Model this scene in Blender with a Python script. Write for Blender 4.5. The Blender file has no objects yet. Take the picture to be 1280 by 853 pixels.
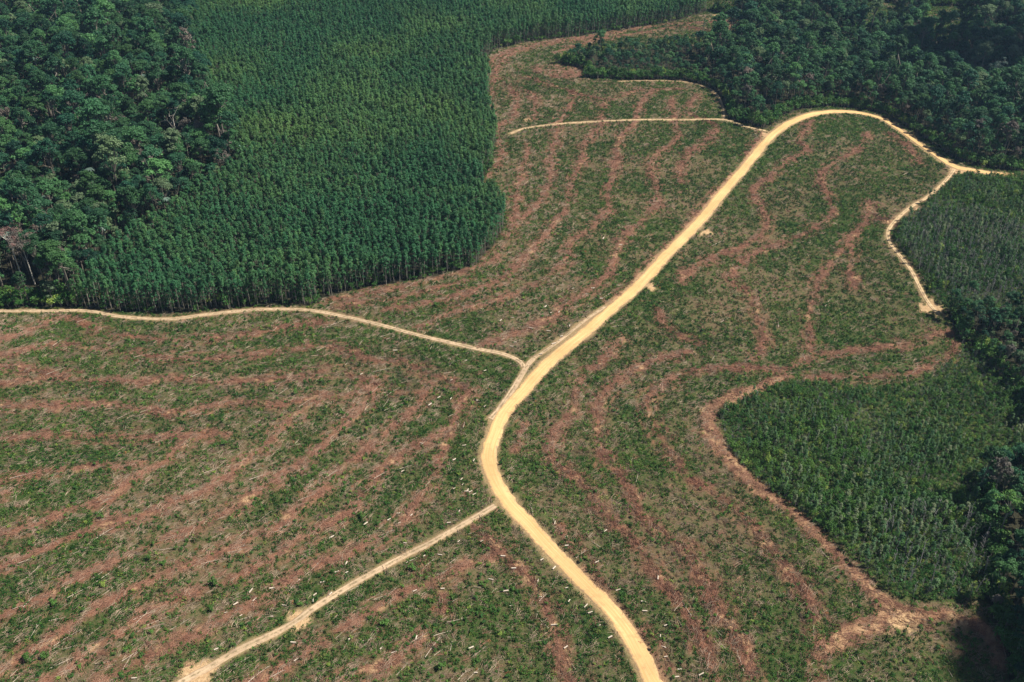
import bpy, math, random
import numpy as np
from mathutils import Vector, Matrix, noise as mnoise
rng = np.random.default_rng(7); random.seed(7)
S = bpy.context.scene
COL = S.collection
D2R = math.radians

# ------------------------------------------------------------------ camera
F = 1244.0; CAM_H = 290.0; PITCH = D2R(34.7)
cam = bpy.data.cameras.new('camera'); camo = bpy.data.objects.new('camera', cam); COL.objects.link(camo)
cam.sensor_width = 36; cam.lens = 36*F/1280; cam.clip_start = 1; cam.clip_end = 40000
camo.location = (0, 0, CAM_H); camo.rotation_euler = (math.pi/2-PITCH, 0, 0)
S.camera = camo

# ------------------------------------------------------------------ terrain
def H0(x, y):
    x = np.asarray(x, float); y = np.asarray(y, float)
    h = 2.5*np.sin(x/95+0.6)*np.cos(y/120+0.3) + 2.0*np.sin((x+y)/70+1.0) + 1.2*np.sin((x-0.6*y)/43+2.0)
    h += -13*np.exp(-(((x-215)/70)**2+((y-330)/110)**2))          # hollow under the dark forest, lower right
    h += -22*np.exp(-(((x-420)/130)**2+((y-900)/170)**2))         # valley, far right
    h += 8*np.exp(-(((x+330)/170)**2+((y-760)/190)**2))           # rise under the old forest, left
    h += -7*np.exp(-(((x-130)/90)**2+((y-860)/70)**2))
    return h
CPI, SPI = math.cos(PITCH), math.sin(PITCH)
def unproj(px, py, dz=0.0):
    """a photo pixel to the point of the terrain (raised by dz) it looks at"""
    u = (px-640)/F; v = (py-426.5)/F
    d = np.array([u, CPI-v*SPI, -SPI-v*CPI])
    z = 0.0
    for _ in range(25):
        t = (z-CAM_H)/d[2]; x, y = d[0]*t, d[1]*t
        z = 0.5*z+0.5*(float(H0(x, y))+dz)
    return x, y
def poly(pts, dz=0.0): return np.array([unproj(a, b, dz) for a, b in pts])
def smooth(P, step=2.0):
    P = np.asarray(P, float); out = []
    n = len(P)
    for i in range(n-1):
        p0 = P[max(i-1, 0)]; p1 = P[i]; p2 = P[i+1]; p3 = P[min(i+2, n-1)]
        k = max(2, int(np.linalg.norm(p2-p1)/step))
        for j in range(k):
            t = j/k
            out.append(0.5*((2*p1)+(-p0+p2)*t+(2*p0-5*p1+4*p2-p3)*t*t+(-p0+3*p1-3*p2+p3)*t**3))
    out.append(P[-1]); return np.array(out)
def vnoise(x, y, sc, seed=0, octv=3):
    """value noise 0..1, vectorised"""
    x = np.asarray(x, float)/sc; y = np.asarray(y, float)/sc
    tot = np.zeros_like(x); amp = 1; nrm = 0
    tab = np.random.default_rng(seed+101).random((256, 256))
    for o in range(octv):
        xi = np.floor(x).astype(int); yi = np.floor(y).astype(int)
        fx = x-xi; fy = y-yi; fx = fx*fx*(3-2*fx); fy = fy*fy*(3-2*fy)
        a = tab[xi % 256, yi % 256]; b = tab[(xi+1) % 256, yi % 256]
        c = tab[xi % 256, (yi+1) % 256]; d = tab[(xi+1) % 256, (yi+1) % 256]
        tot += amp*((a*(1-fx)+b*fx)*(1-fy)+(c*(1-fx)+d*fx)*fy)
        nrm += amp; amp *= 0.5; x = x*2.03+17; y = y*2.03+31
    return tot/nrm
def inpoly(P, x, y):
    x = np.asarray(x); y = np.asarray(y); r = np.zeros(x.shape, bool)
    n = len(P); j = n-1
    for i in range(n):
        xi, yi = P[i]; xj, yj = P[j]
        c = ((yi > y) != (yj > y))
        with np.errstate(divide='ignore', invalid='ignore'):
            r ^= c & (x < (xj-xi)*(y-yi)/(yj-yi)+xi)
        j = i
    return r

# ------------------------------------------------------------------ traced layout (pixels of the photo put down on the terrain)
main_px = [(845,905),(832,880),(815,850),(800,820),(785,792),(760,760),(725,724),(690,688),(662,657),(637,630),(620,603),(611,577),(612,560),(618,543),
 (630,516),(656,487),(680,459),(698,443),(716,428),(741,408),(766,385),(791,364),(813,341),(830,322),(850,302),(870,281),(882,268),(900,245),(920,222),
 (940,198),(955,180),(968,167),(987,154),(1012,144),(1040,140),(1070,141),(1100,148),(1125,163),(1150,181),(1175,198),(1195,209),(1215,213),(1240,217),(1263,219)]
ROADS = [  # name, pixels, half width (m) along the line, kind
 ('main', main_px, None, 0),
 ('west', [(-140,384),(-60,388),(0,389),(60,389),(110,389),(150,396),(210,399),(270,392),(330,387),(385,388),(430,396),(470,405),(510,416),(560,428),(600,437),(630,443),(650,452),(654,459)], 1.35, 1),
 ('link', [(613,524),(622,514),(632,500),(645,480),(657,460),(667,448)], 1.5, 1),
 ('shoulder', [(667,448),(690,433),(710,418),(735,398),(757,383)], .8, 2),
 ('south', [(150,905),(195,872),(232,850),(262,834),(300,812),(360,783),(400,755),(450,725),(500,698),(545,675),(580,655),(619,632)], 1.45, 1),
 ('upper', [(638,167),(660,160),(700,155),(750,152),(800,150),(850,150),(905,150),(930,158),(957,164)], 1.15, 1),
 ('hook', [(905,150),(904,135),(896,118),(880,108),(850,102),(810,101),(775,102)], 0.6, 2),
 ('east', [(1193,212),(1180,228),(1160,246),(1140,258),(1120,275),(1110,290),(1113,305),(1125,320),(1140,340),(1150,360),(1160,378),(1172,392)], 1.15, 1),
]
ROWS = [
 [(0,426),(29,417),(59,404),(76,397),(97,402),(123,414),(164,421),(220,426),(264,424),(308,420),(350,411),(384,405),(404,404)],
 [(-90,460),(0,446),(35,436),(73,430),(117,436),(161,442),(220,448),(279,448),(322,442),(350,440),(375,436),(407,433),(437,439),(463,451),(501,453),(528,464),(557,473),(585,487)],
 [(-60,455),(18,459),(44,464),(88,471)],
 [(-90,486),(0,480),(44,474),(103,475),(161,478),(220,474),(279,478),(350,474),(384,468),(419,464),(448,473),(469,480),(498,490),(530,492)],
 [(-90,514),(0,509),(59,508),(117,506),(176,512),(220,517),(249,512),(293,503),(350,506),(399,496),(437,495),(457,487),(470,475)],
 [(-90,556),(0,549),(59,546),(117,546),(176,547),(220,546),(258,542),(287,543)],
 [(-60,625),(0,602),(44,593),(88,586),(147,583),(180,578)],
 [(-60,655),(0,622),(20,606),(50,592)],
 [(-90,690),(0,668),(45,656),(89,639),(134,624),(164,602),(191,587),(211,572),(235,552),(264,543)],
 [(-90,740),(0,708),(45,692),(77,677),(113,662),(178,644),(220,627),(249,616),(279,599),(305,578),(331,558),(358,530),(387,508),(416,499)],
 [(-90,815),(0,772),(45,753),(83,731),(119,714),(142,704),(178,686),(226,667),(261,650),(297,634),(340,603),(381,575),(413,549),(443,522),(457,505),(470,485)],
 [(-60,880),(40,815),(100,775),(150,745),(190,725),(208,719),(252,702),(282,689),(326,668),(340,665),(370,639),(399,615),(425,587),(457,563),(492,534),(516,514),(540,480)],
 [(20,885),(74,843),(104,817),(148,793),(208,754),(255,739),(297,722),(340,697),(408,656),(438,639),(455,617),(469,596),(504,566),(539,549),(557,537)],
 [(90,885),(142,843),(190,820),(246,793),(297,766),(340,742),(385,713),(429,695),(459,680),(488,662),(506,650),(530,615),(542,593),(557,558),(575,510),(590,490)],
 [(260,890),(340,843),(385,814),(430,785),(488,751),(518,738),(548,725),(592,704),(631,692)],
 [(589,659),(613,680),(643,703),(668,733),(688,775),(702,820),(714,860)],
 [(527,707),(548,733),(557,760)],
 [(400,880),(440,845),(480,830),(530,800)],
 [(607,131),(615,110),(620,91),(629,76),(656,61),(702,53),(763,43),(824,32),(870,29),(915,26)],
 [(600,90),(625,70),(660,57),(730,47),(800,35)],
 [(690,68),(740,52),(800,42),(850,34),(900,40),(915,30)],
 [(606,226),(626,198),(626,186),(620,159),(641,149),(646,128),(641,113),(626,100)],
 [(668,149),(668,122),(653,113)],
 [(410,375),(448,370),(504,359),(551,347),(602,333),(620,320),(635,299),(644,271),(646,241),(654,213),(660,180)],
 [(430,380),(481,376),(540,362),(590,350)],
 [(638,289),(657,271),(678,247),(687,225),(690,198),(696,167),(699,152),(714,131),(719,116)],
 [(481,389),(518,382),(574,370),(631,347),(654,326),(672,305),(693,280),(707,262),(714,231),(727,201),(733,177),(751,158),(751,146),(755,128)],
 [(530,408),(560,393),(604,382),(638,369),(675,353),(705,329),(714,302),(736,289),(760,262),(760,238),(769,210),(775,174),(794,152),(802,128),(818,113)],
 [(600,432),(648,417),(692,396),(702,387),(742,359),(763,338),(775,308),(791,286),(815,265),(823,244),(814,219),(818,198),(846,174),(844,152),(839,122)],
 [(852,228),(849,216),(858,195),(882,177),(896,158),(863,143),(870,119)],
 [(952,169),(925,209),(904,232),(864,279),(833,313),(803,346),(766,377)],
 [(656,95),(717,116),(763,125),(800,113),(850,112)],
 [(1015,152),(999,174),(1008,187),(983,203),(958,225),(939,241),(954,263),(958,285),(932,307),(897,320),(866,336),(850,352)],
 [(1084,168),(1072,187),(1040,206),(1026,222),(1037,250),(1040,269),(1008,291),(977,304),(945,317),(923,333),(916,352),(942,374),(948,399),(955,430),(945,448)],
 [(1110,279),(1087,275),(1062,301),(1046,320),(1027,345),(1015,377),(1011,399),(1015,430),(1005,452)],
 [(1087,253),(1078,282),(1062,301)],[(1065,307),(1062,339),(1068,360)],
 [(1113,168),(1135,184),(1150,205)],
 [(824,388),(833,411),(856,423),(872,430)],
 [(777,426),(751,455),(727,473),(715,511),(695,540),(686,569),(712,593),(742,619),(750,639),(783,668),(809,701),(842,748),(872,793),(890,840),(900,880)],
 [(859,440),(803,458),(771,478),(751,505),(748,546),(759,581),(783,605),(803,644),(833,668),(860,701),(883,739),(900,775),(924,797),(940,850)],
 [(900,459),(853,468),(824,487),(809,502),(815,528),(833,558),(853,587),(871,605),(910,628),(949,668),(984,708),(1009,747),(1024,797),(1030,850)],
 [(860,688),(890,737),(919,797),(936,845)],
 [(860,465),(910,460),(984,462),(1014,445),(1058,440),(1108,435),(1150,425),(1178,415)],
 [(1009,472),(1068,472),(1118,470),(1157,460),(1192,440),(1185,415)],
 [(1058,797),(1103,772),(1150,775)],[(657,531),(650,548),(645,562)],[(700,660),(735,720),(790,780),(830,850)],
]
WIDE = [  # broad, orange stripped strips
 [(984,470),(924,494),(890,509),(885,534),(905,569),(939,604),(979,633),(1014,663),(1048,698),(1078,727),(1103,752),(1138,768),(1180,770),(1215,778)],
 [(1103,752),(1103,772),(1058,797),(1024,822)],
 [(1190,770),(1225,785),(1240,800),(1250,830)],
]
ROADW = [(n, smooth(poly(px)), hw, k) for n, px, hw, k in ROADS]
ROWW = [smooth(poly(r), 3.0) for r in ROWS]; WIDEW = [smooth(poly(r), 3.0) for r in WIDE]

P_PLANT = poly([(97,385),(150,390),(210,393),(270,387),(330,382),(387,382),(434,364),(480,357),(551,345),(593,333),(619,305),(632,281),(626,262),(605,248),(602,225),(617,202),(621,173),(610,140),(611,98),(597,87),(600,80),(620,62),(656,53),(714,47),(775,38),(842,27),(885,14)])
P_PLANT_IN = poly([(885,-4),(885,-70),(225,-70),(238,0),(240,60),(255,110),(290,160),(300,198),(250,228),(200,262),(150,290),(105,335)], 14)
P_PLANT = np.vstack([P_PLANT, P_PLANT_IN])
P_OLD_L = np.vstack([poly([(97,385),(0,385),(-60,384),(-300,380),(-420,-70)]), P_PLANT_IN[2:]])
P_OLD_R = np.vstack([poly([(668,90),(735,98),(775,100),(850,100),(880,106),(897,117),(906,134),(910,148),(930,155),(958,161),(976,146),(1000,138),(1037,134),(1072,136),(1107,143),(1131,157),(1168,182),(1198,202),(1240,212),(1280,214),(1450,222),(1650,-70)]),
                     P_PLANT[27:28], poly([(885,14)]), poly([(900,17),(934,26)]), poly([(934,29),(921,40),(909,50),(885,50),(854,40),(812,50),(775,50),(750,54),(708,62),(680,73),(664,82)], 9)])
P_DARK1 = poly([(1180,390),(1200,386),(1300,398),(1450,420),(1450,580),(1320,560),(1280,520),(1262,486),(1237,453),(1203,425)])
P_DARK2 = poly([(1300,560),(1250,580),(1215,625),(1238,680),(1232,748),(1252,800),(1262,853),(1290,905),(1500,905),(1500,570)])
P_STAND_A = poly([(1197,219),(1170,245),(1122,285),(1118,303),(1140,328),(1155,352),(1178,386),(1300,400),(1450,420),(1450,224),(1265,223)])
P_STAND_B = poly([(897,520),(930,492),(985,478),(1060,486),(1150,482),(1200,440),(1203,425),(1237,453),(1265,482),(1300,500),(1450,560),(1500,570),(1300,590),(1262,600),(1228,640),(1248,690),(1238,752),(1130,752),(1098,732),(1060,690),(1000,640),(950,605),(915,575)])
P_GAP = [poly([(1078,2),(1122,3),(1128,46),(1076,46)], 0), poly([(1160,7),(1205,8),(1212,50),(1158,48)], 0)]
P_SLASHED = poly([(664,84),(700,80),(730,86),(735,96),(700,99),(668,93)])

# ------------------------------------------------------------------ ground grid and its masks
X0, X1, Y0, Y1, ST = -640.0, 640.0, 110.0, 1290.0, 1.5
gx = np.arange(X0, X1+0.1, ST); gy = np.arange(Y0, Y1+0.1, ST)
GX, GY = np.meshgrid(gx, gy); NX, NY = len(gx), len(gy)
def dist_field(lines, R):
    Dm = np.full(GX.shape, R*1.0); T = np.zeros(GX.shape); SD = np.zeros(GX.shape)
    for L in lines:
        for a, b in zip(L[:-1], L[1:]):
            i0 = int(max(0, (min(a[0], b[0])-R-X0)/ST)); i1 = int(min(NX, (max(a[0], b[0])+R-X0)/ST+2))
            j0 = int(max(0, (min(a[1], b[1])-R-Y0)/ST)); j1 = int(min(NY, (max(a[1], b[1])+R-Y0)/ST+2))
            if i1 <= i0 or j1 <= j0: continue
            x = GX[j0:j1, i0:i1]; y = GY[j0:j1, i0:i1]; d = b-a; L2 = d@d+1e-9
            t = np.clip(((x-a[0])*d[0]+(y-a[1])*d[1])/L2, 0, 1)
            dd = np.hypot(x-a[0]-t*d[0], y-a[1]-t*d[1]); s = np.sign((x-a[0])*d[1]-(y-a[1])*d[0])
            m = dd < Dm[j0:j1, i0:i1]
            Dm[j0:j1, i0:i1][m] = dd[m]; T[j0:j1, i0:i1][m] = math.atan2(d[1], d[0]); SD[j0:j1, i0:i1][m] = s[m]
    return Dm, T, SD
def sstep(a, b, v): t = np.clip((v-a)/(b-a), 0, 1); return t*t*(3-2*t)
D_main, _, SD_main = dist_field([ROADW[0][1]], 16)
D_trk, _, _ = dist_field([r[1] for r in ROADW if r[3] >= 1], 10)
D_row, T_row, _ = dist_field(ROWW, 14)
D_wide, _, _ = dist_field(WIDEW, 12)
n2 = vnoise(GX, GY, 7, 1); n3 = vnoise(GX, GY, 30, 2); n4 = vnoise(GX, GY, 2.6, 3, 2)
row = 1-sstep(0.4, 5.0, D_row+1.0+(n2-0.5)*5.0+(n4-0.5)*4.0)
row = np.maximum(row*(0.6+0.75*vnoise(GX, GY, 16, 5)), 1-sstep(1.2, 4.2, D_wide+(n2-0.5)*5))
row = np.clip(row, 0, 1)
bare = (1-sstep(.0, 3.0, D_wide+(n2-0.5)*6+(n4-.5)*3))*0.5
bare = np.maximum(bare, row*(vnoise(GX, GY, 4, 8) > 0.71)*0.8)
bare = np.maximum(bare, (1-sstep(0.6, 2.2, D_main-3.2+(n2-0.5)*2.0))*0.5)
bare = np.maximum(bare, (1-sstep(0.3, 1.8, D_trk-1.0+(n2-0.5)*2.0))*0.45)
for (px, py, r) in [(1170,386,6),(248,842,5.5),(372,778,4.0),(656,456,2.5),(1203,780,5),(958,170,4),(885,292,4),(813,358,3),(905,20,9),(925,28,7),(657,150,3),(1150,262,2.5),(1195,214,5),(1130,780,6)]:
    x, y = unproj(px, py)
    bare = np.maximum(bare, (1-sstep(0.5, 1.3, np.hypot(GX-x, GY-y)/r+(n2-0.5)*1.6+(n4-.5)*1.4)))
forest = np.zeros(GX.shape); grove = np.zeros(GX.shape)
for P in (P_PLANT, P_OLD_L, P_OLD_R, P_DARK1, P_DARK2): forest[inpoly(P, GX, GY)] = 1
for P in (P_STAND_A, P_STAND_B): grove[inpoly(P, GX, GY)] = 1
gap = np.zeros(GX.shape)
for P in P_GAP: gap[inpoly(P, GX, GY)] = 1
forest[gap > 0] = 0
slashed = inpoly(P_SLASHED, GX, GY)
row = np.maximum(row, np.clip(1-np.abs(D_row-4.8+(n4-.5)*1.5)/.9, 0, 1)*.75*sstep(.42, .6, vnoise(GX, GY, 10, 6)))
row[slashed] = (.25+.75*n2)[slashed]; forest[slashed] = 0
lush = np.clip((n3-0.32)*2.4, 0, 1)*(1-row)*(0.6+0.8*vnoise(GX, GY, 6, 11)); lush = np.clip(np.maximum(lush, grove*0.9), 0, 1)
lush[gap > 0] = 1
road = (D_main < 5.0) | (D_trk < 2.6)
micro = (vnoise(GX, GY, 4.5, 21)-0.5)*0.7+(vnoise(GX, GY, 1.9, 22, 1)-0.5)*0.35
GZ = H0(GX, GY)+np.where(road, 0, micro*sstep(0, 2.5, np.minimum(D_main-5.0, D_trk-2.4)))+row*(.25+.7*n4)*(~road)
bank = (SD_main > 0)*sstep(4.2, 5.6, D_main)*(1-sstep(6.0, 10.0, D_main))*(0.5+0.9*vnoise(GX, GY, 12, 31))
bank *= sstep(560, 500, GY)
GZ += bank*0.9
def sample(A, x, y):
    fx = np.clip((np.asarray(x, float)-X0)/ST, 0, NX-1.001); fy = np.clip((np.asarray(y, float)-Y0)/ST, 0, NY-1.001)
    i = fx.astype(int); j = fy.astype(int); u = fx-i; v = fy-j
    return (A[j, i]*(1-u)+A[j, i+1]*u)*(1-v)+(A[j+1, i]*(1-u)+A[j+1, i+1]*u)*v
def nearest(A, x, y):
    i = np.clip(((np.asarray(x)-X0)/ST+0.5).astype(int), 0, NX-1); j = np.clip(((np.asarray(y)-Y0)/ST+0.5).astype(int), 0, NY-1); return A[j, i]
gzat = lambda x, y: float(sample(GZ, x, y))
forest_f = forest.astype(float)

# ------------------------------------------------------------------ materials
def mat(name, build):
    m = bpy.data.materials.new(name); m.use_nodes = True; nt = m.node_tree; nt.nodes.clear()
    N = lambda t, **k: _node(nt, t, **k)
    out = nt.nodes.new('ShaderNodeOutputMaterial'); sh = build(nt, N)
    nt.links.new(sh, out.inputs['Surface']); return m
def _node(nt, t, ins=None, **k):
    n = nt.nodes.new(t)
    for a, v in k.items(): setattr(n, a, v)
    if ins:
        for a, v in ins.items():
            if isinstance(v, bpy.types.NodeSocket): nt.links.new(v, n.inputs[a])
            else: n.inputs[a].default_value = v
    return n
def rgb(*c): return (c[0], c[1], c[2], 1)
def mixc(N, f, a, b, mode='MIX'):
    n = N('ShaderNodeMix', data_type='RGBA', blend_type=mode)
    t = n.id_data
    for i, v in ((0, f), (6, a), (7, b)):
        if isinstance(v, bpy.types.NodeSocket): t.links.new(v, n.inputs[i])
        else: n.inputs[i].default_value = v
    return n.outputs[2]
def ramp(N, f, a, b):
    return N('ShaderNodeMapRange', ins={0: f, 1: a, 2: b, 3: 0.0, 4: 1.0}).outputs[0]

def leaf_mat(name, c1, c2, c3=None, trans=0.25, odd=.955, v0=.75, v1=1.3, spec=0.25):
    def b(nt, N):
        oi = N('ShaderNodeObjectInfo'); at = N('ShaderNodeAttribute', attribute_name='tint', attribute_type='INSTANCER')
        geo = N('ShaderNodeNewGeometry')
        no = N('ShaderNodeTexNoise', ins={'Vector': geo.outputs['Position'], 'Scale': 0.6, 'Detail': 2.0})
        f = N('ShaderNodeMath', operation='MULTIPLY_ADD', ins={0: no.outputs[0], 1: 0.5, 2: at.outputs['Fac']}).outputs[0]
        f = N('ShaderNodeMath', operation='SUBTRACT', use_clamp=True, ins={0: f, 1: 0.25}).outputs[0]
        c = mixc(N, f, rgb(*c1), rgb(*c2))
        if c3:
            g = N('ShaderNodeMath', operation='GREATER_THAN', ins={0: oi.outputs['Random'], 1: odd}).outputs[0]
            g = N('ShaderNodeMath', operation='MULTIPLY', ins={0: g, 1: 0.7}).outputs[0]
            c = mixc(N, g, c, rgb(*c3))
        hv = N('ShaderNodeHueSaturation', ins={'Color': c, 'Value': N('ShaderNodeMapRange', ins={0: oi.outputs['Random'], 3: v0, 4: v1}).outputs[0]})
        p = N('ShaderNodeBsdfPrincipled', ins={'Base Color': hv.outputs[0], 'Roughness': 0.5, 'Specular IOR Level': spec})
        t = N('ShaderNodeBsdfTranslucent', ins={'Color': hv.outputs[0]})
        m = N('ShaderNodeMixShader', ins={0: trans, 1: p.outputs[0], 2: t.outputs[0]})
        return m.outputs[0]
    return mat(name, b)
def wood_mat(name, c1, c2, sc=2.0):
    def b(nt, N):
        oi = N('ShaderNodeObjectInfo'); geo = N('ShaderNodeNewGeometry')
        no = N('ShaderNodeTexNoise', ins={'Vector': geo.outputs['Position'], 'Scale': sc, 'Detail': 3.0})
        f = N('ShaderNodeMath', operation='MULTIPLY_ADD', use_clamp=True, ins={0: no.outputs[0], 1: 0.9, 2: N('ShaderNodeMath', operation='MULTIPLY_ADD', ins={0: oi.outputs['Random'], 1: 0.6, 2: -0.3}).outputs[0]}).outputs[0]
        return N('ShaderNodeBsdfPrincipled', ins={'Base Color': mixc(N, f, rgb(*c1), rgb(*c2)), 'Roughness': 0.85}).outputs[0]
    return mat(name, b)
M = {}
M['plant_leaf'] = leaf_mat('plantation_foliage', (.046,.160,.066), (.145,.265,.078), None, trans=.42, v0=.7, v1=1.35)
M['old_leaf'] = leaf_mat('old_forest_foliage', (.018,.082,.046), (.085,.205,.065), (.12,.155,.08), trans=.32, odd=.92, v0=.6, v1=1.5)
M['pale_leaf'] = leaf_mat('silvery_foliage', (.10,.17,.14), (.17,.25,.20), None)
M['grey_leaf'] = leaf_mat('dry_crown', (.13,.12,.10), (.20,.16,.13), None)
M['pink_leaf'] = leaf_mat('reddish_crown', (.20,.11,.10), (.25,.15,.13), None)
M['shrub_leaf'] = leaf_mat('shrub_foliage', (.042,.130,.026), (.115,.22,.040), (.24,.30,.06))
M['young_leaf'] = leaf_mat('young_tree_foliage', (.050,.135,.055), (.130,.215,.085), (.20,.22,.13), trans=.4, odd=.85)
M['herb_leaf'] = leaf_mat('ground_herb_foliage', (.026,.092,.015), (.100,.200,.034), (.20,.25,.05), v0=.6, v1=1.35)
M['dry_leaf'] = leaf_mat('dry_slash_foliage', (.12,.085,.045), (.21,.145,.08), (.28,.11,.04))
M['bark'] = wood_mat('grey_bark', (.22,.19,.15), (.42,.38,.32))
M['bark_dark'] = wood_mat('brown_grey_bark', (.12,.10,.08), (.26,.23,.19))
M['bark_pale'] = wood_mat('pale_bark', (.55,.50,.43), (.75,.70,.62))
M['stick'] = wood_mat('weathered_stick', (.20,.145,.10), (.46,.35,.245))
M['redstick'] = wood_mat('reddish_slash', (.150,.065,.040), (.41,.225,.145))
M['trunk_pale'] = wood_mat('bleached_trunk', (.34,.27,.20), (.60,.50,.39))
M['log'] = wood_mat('fresh_cut_log', (.42,.34,.26), (.72,.62,.50))
M['dead_grey'] = wood_mat('grey_dead_wood', (.19,.18,.175), (.38,.365,.345))

def ground_mat(nt, N):
    a = N('ShaderNodeAttribute', attribute_name='mask'); sep = N('ShaderNodeSeparateColor', ins={0: a.outputs['Color']})
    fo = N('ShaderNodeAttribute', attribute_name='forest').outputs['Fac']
    geo = N('ShaderNodeNewGeometry'); pos = geo.outputs['Position']
    def no(s, d=4, r=.6): return N('ShaderNodeTexNoise', ins={'Vector': pos, 'Scale': s, 'Detail': float(d), 'Roughness': r}).outputs[0]
    n1, n2_, n3_, n5 = no(0.9), no(0.25), no(2.2, 3, .7), no(0.05, 3)
    litter = mixc(N, ramp(N, n3_, .35, .65), rgb(.075,.052,.030), rgb(.19,.13,.078))
    dry = mixc(N, ramp(N, n1, .35, .65), rgb(.15,.115,.060), rgb(.072,.08,.030))
    base = mixc(N, ramp(N, n2_, .42, .60), litter, dry)
    green = mixc(N, ramp(N, n3_, .35, .65), rgb(.022,.045,.011), rgb(.052,.084,.020))
    gm = N('ShaderNodeMath', operation='MULTIPLY_ADD', use_clamp=True, ins={0: sep.outputs[2], 1: .9, 2: N('ShaderNodeMath', operation='MULTIPLY_ADD', ins={0: n1, 1: 2.0, 2: -.95}).outputs[0]}).outputs[0]
    base = mixc(N, gm, base, green)
    red = mixc(N, ramp(N, n3_, .35, .65), rgb(.125,.050,.030), rgb(.30,.145,.090))
    rm = N('ShaderNodeMath', operation='MULTIPLY', use_clamp=True, ins={0: sep.outputs[0], 1: N('ShaderNodeMapRange', ins={0: n1, 1: .3, 2: .6, 3: .55, 4: 1.25}).outputs[0]}).outputs[0]
    base = mixc(N, rm, base, red)
    orange = mixc(N, ramp(N, n1, .35, .65), rgb(.40,.25,.13), rgb(.56,.39,.22))
    bm = N('ShaderNodeMath', operation='MULTIPLY', use_clamp=True, ins={0: sep.outputs[1], 1: N('ShaderNodeMapRange', ins={0: n3_, 1: .35, 2: .55, 3: .45, 4: 1.2}).outputs[0]}).outputs[0]
    base = mixc(N, bm, base, orange)
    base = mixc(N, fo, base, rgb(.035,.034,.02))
    bump = N('ShaderNodeBump', ins={'Height': n3_, 'Strength': .8, 'Distance': .25})
    return N('ShaderNodeBsdfPrincipled', ins={'Base Color': base, 'Roughness': .95, 'Specular IOR Level': .1, 'Normal': bump.outputs[0]}).outputs[0]
M['ground'] = mat('ground', ground_mat)
def road_mat(name, c1, c2, c3, worn=0.0):
    def b(nt, N):
        uv = N('ShaderNodeUVMap', uv_map='UVMap'); geo = N('ShaderNodeNewGeometry')
        mp = N('ShaderNodeMapping', ins={'Vector': uv.outputs[0], 'Scale': (1.6, .035, 1)})
        st = N('ShaderNodeTexNoise', ins={'Vector': mp.outputs[0], 'Scale': 1.0, 'Detail': 4.0}).outputs[0]
        gr = N('ShaderNodeTexNoise', ins={'Vector': geo.outputs['Position'], 'Scale': .35, 'Detail': 5.0, 'Roughness': .65}).outputs[0]
        c = mixc(N, ramp(N, st, .38, .62), rgb(*c1), rgb(*c2))
        c = mixc(N, ramp(N, gr, .52, .75), c, rgb(*c3))
        big = N('ShaderNodeTexNoise', ins={'Vector': geo.outputs['Position'], 'Scale': .06, 'Detail': 3.0}).outputs[0]
        hs = N('ShaderNodeHueSaturation', ins={'Color': c, 'Value': N('ShaderNodeMapRange', ins={0: big, 1: .3, 2: .7, 3: .80, 4: 1.08}).outputs[0]}); c = hs.outputs[0]
        sx = N('ShaderNodeSeparateXYZ', ins={0: uv.outputs[0]}).outputs[0]; ax_ = N('ShaderNodeMath', operation='ABSOLUTE', ins={0: sx}).outputs[0]
        if worn:   # a strip of weeds and litter left between the wheels, patchy
            mid = N('ShaderNodeMapRange', ins={0: ax_, 1: .15, 2: .5, 3: 1.0, 4: 0.0}).outputs[0]
            pt = N('ShaderNodeTexNoise', ins={'Vector': geo.outputs['Position'], 'Scale': .5, 'Detail': 4.0, 'Roughness': .7}).outputs[0]
            c = mixc(N, N('ShaderNodeMath', operation='MULTIPLY', ins={0: mid, 1: ramp(N, pt, .42, .58)}).outputs[0], c, rgb(.20,.16,.08))
            c = mixc(N, N('ShaderNodeMath', operation='MULTIPLY', ins={0: ramp(N, pt, .50, .68), 1: worn}).outputs[0], c, rgb(.24,.17,.11))
        else:      # two packed wheel lines each way
            rt = N('ShaderNodeMath', operation='SINE', ins={0: N('ShaderNodeMath', operation='MULTIPLY', ins={0: ax_, 1: 3.6}).outputs[0]}).outputs[0]
            c = mixc(N, N('ShaderNodeMath', operation='MULTIPLY', use_clamp=True, ins={0: rt, 1: .35}).outputs[0], c, rgb(.56,.35,.155))
        ed = N('ShaderNodeAttribute', attribute_name='edge').outputs['Fac']
        e = N('ShaderNodeMath', operation='MULTIPLY_ADD', use_clamp=True, ins={0: N('ShaderNodeTexNoise', ins={'Vector': geo.outputs['Position'], 'Scale': 1.1, 'Detail': 3.0}).outputs[0], 1: 2.0, 2: N('ShaderNodeMath', operation='MULTIPLY_ADD', ins={0: ed, 1: 2.2, 2: -2.4}).outputs[0]}).outputs[0]
        c = mixc(N, e, c, rgb(.30,.21,.13))
        bump = N('ShaderNodeBump', ins={'Height': st, 'Strength': .5, 'Distance': .2})
        return N('ShaderNodeBsdfPrincipled', ins={'Base Color': c, 'Roughness': .95, 'Specular IOR Level': .1, 'Normal': bump.outputs[0]}).outputs[0]
    return mat(name, b)
M['road'] = road_mat('sandy_road', (.64,.395,.165), (.73,.48,.225), (.54,.33,.15))
M['track'] = road_mat('dirt_track', (.46,.33,.205), (.58,.43,.275), (.36,.245,.155), .7)
M['sandtrack'] = road_mat('sandy_track', (.56,.39,.22), (.66,.49,.29), (.42,.29,.17), .6)

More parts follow.
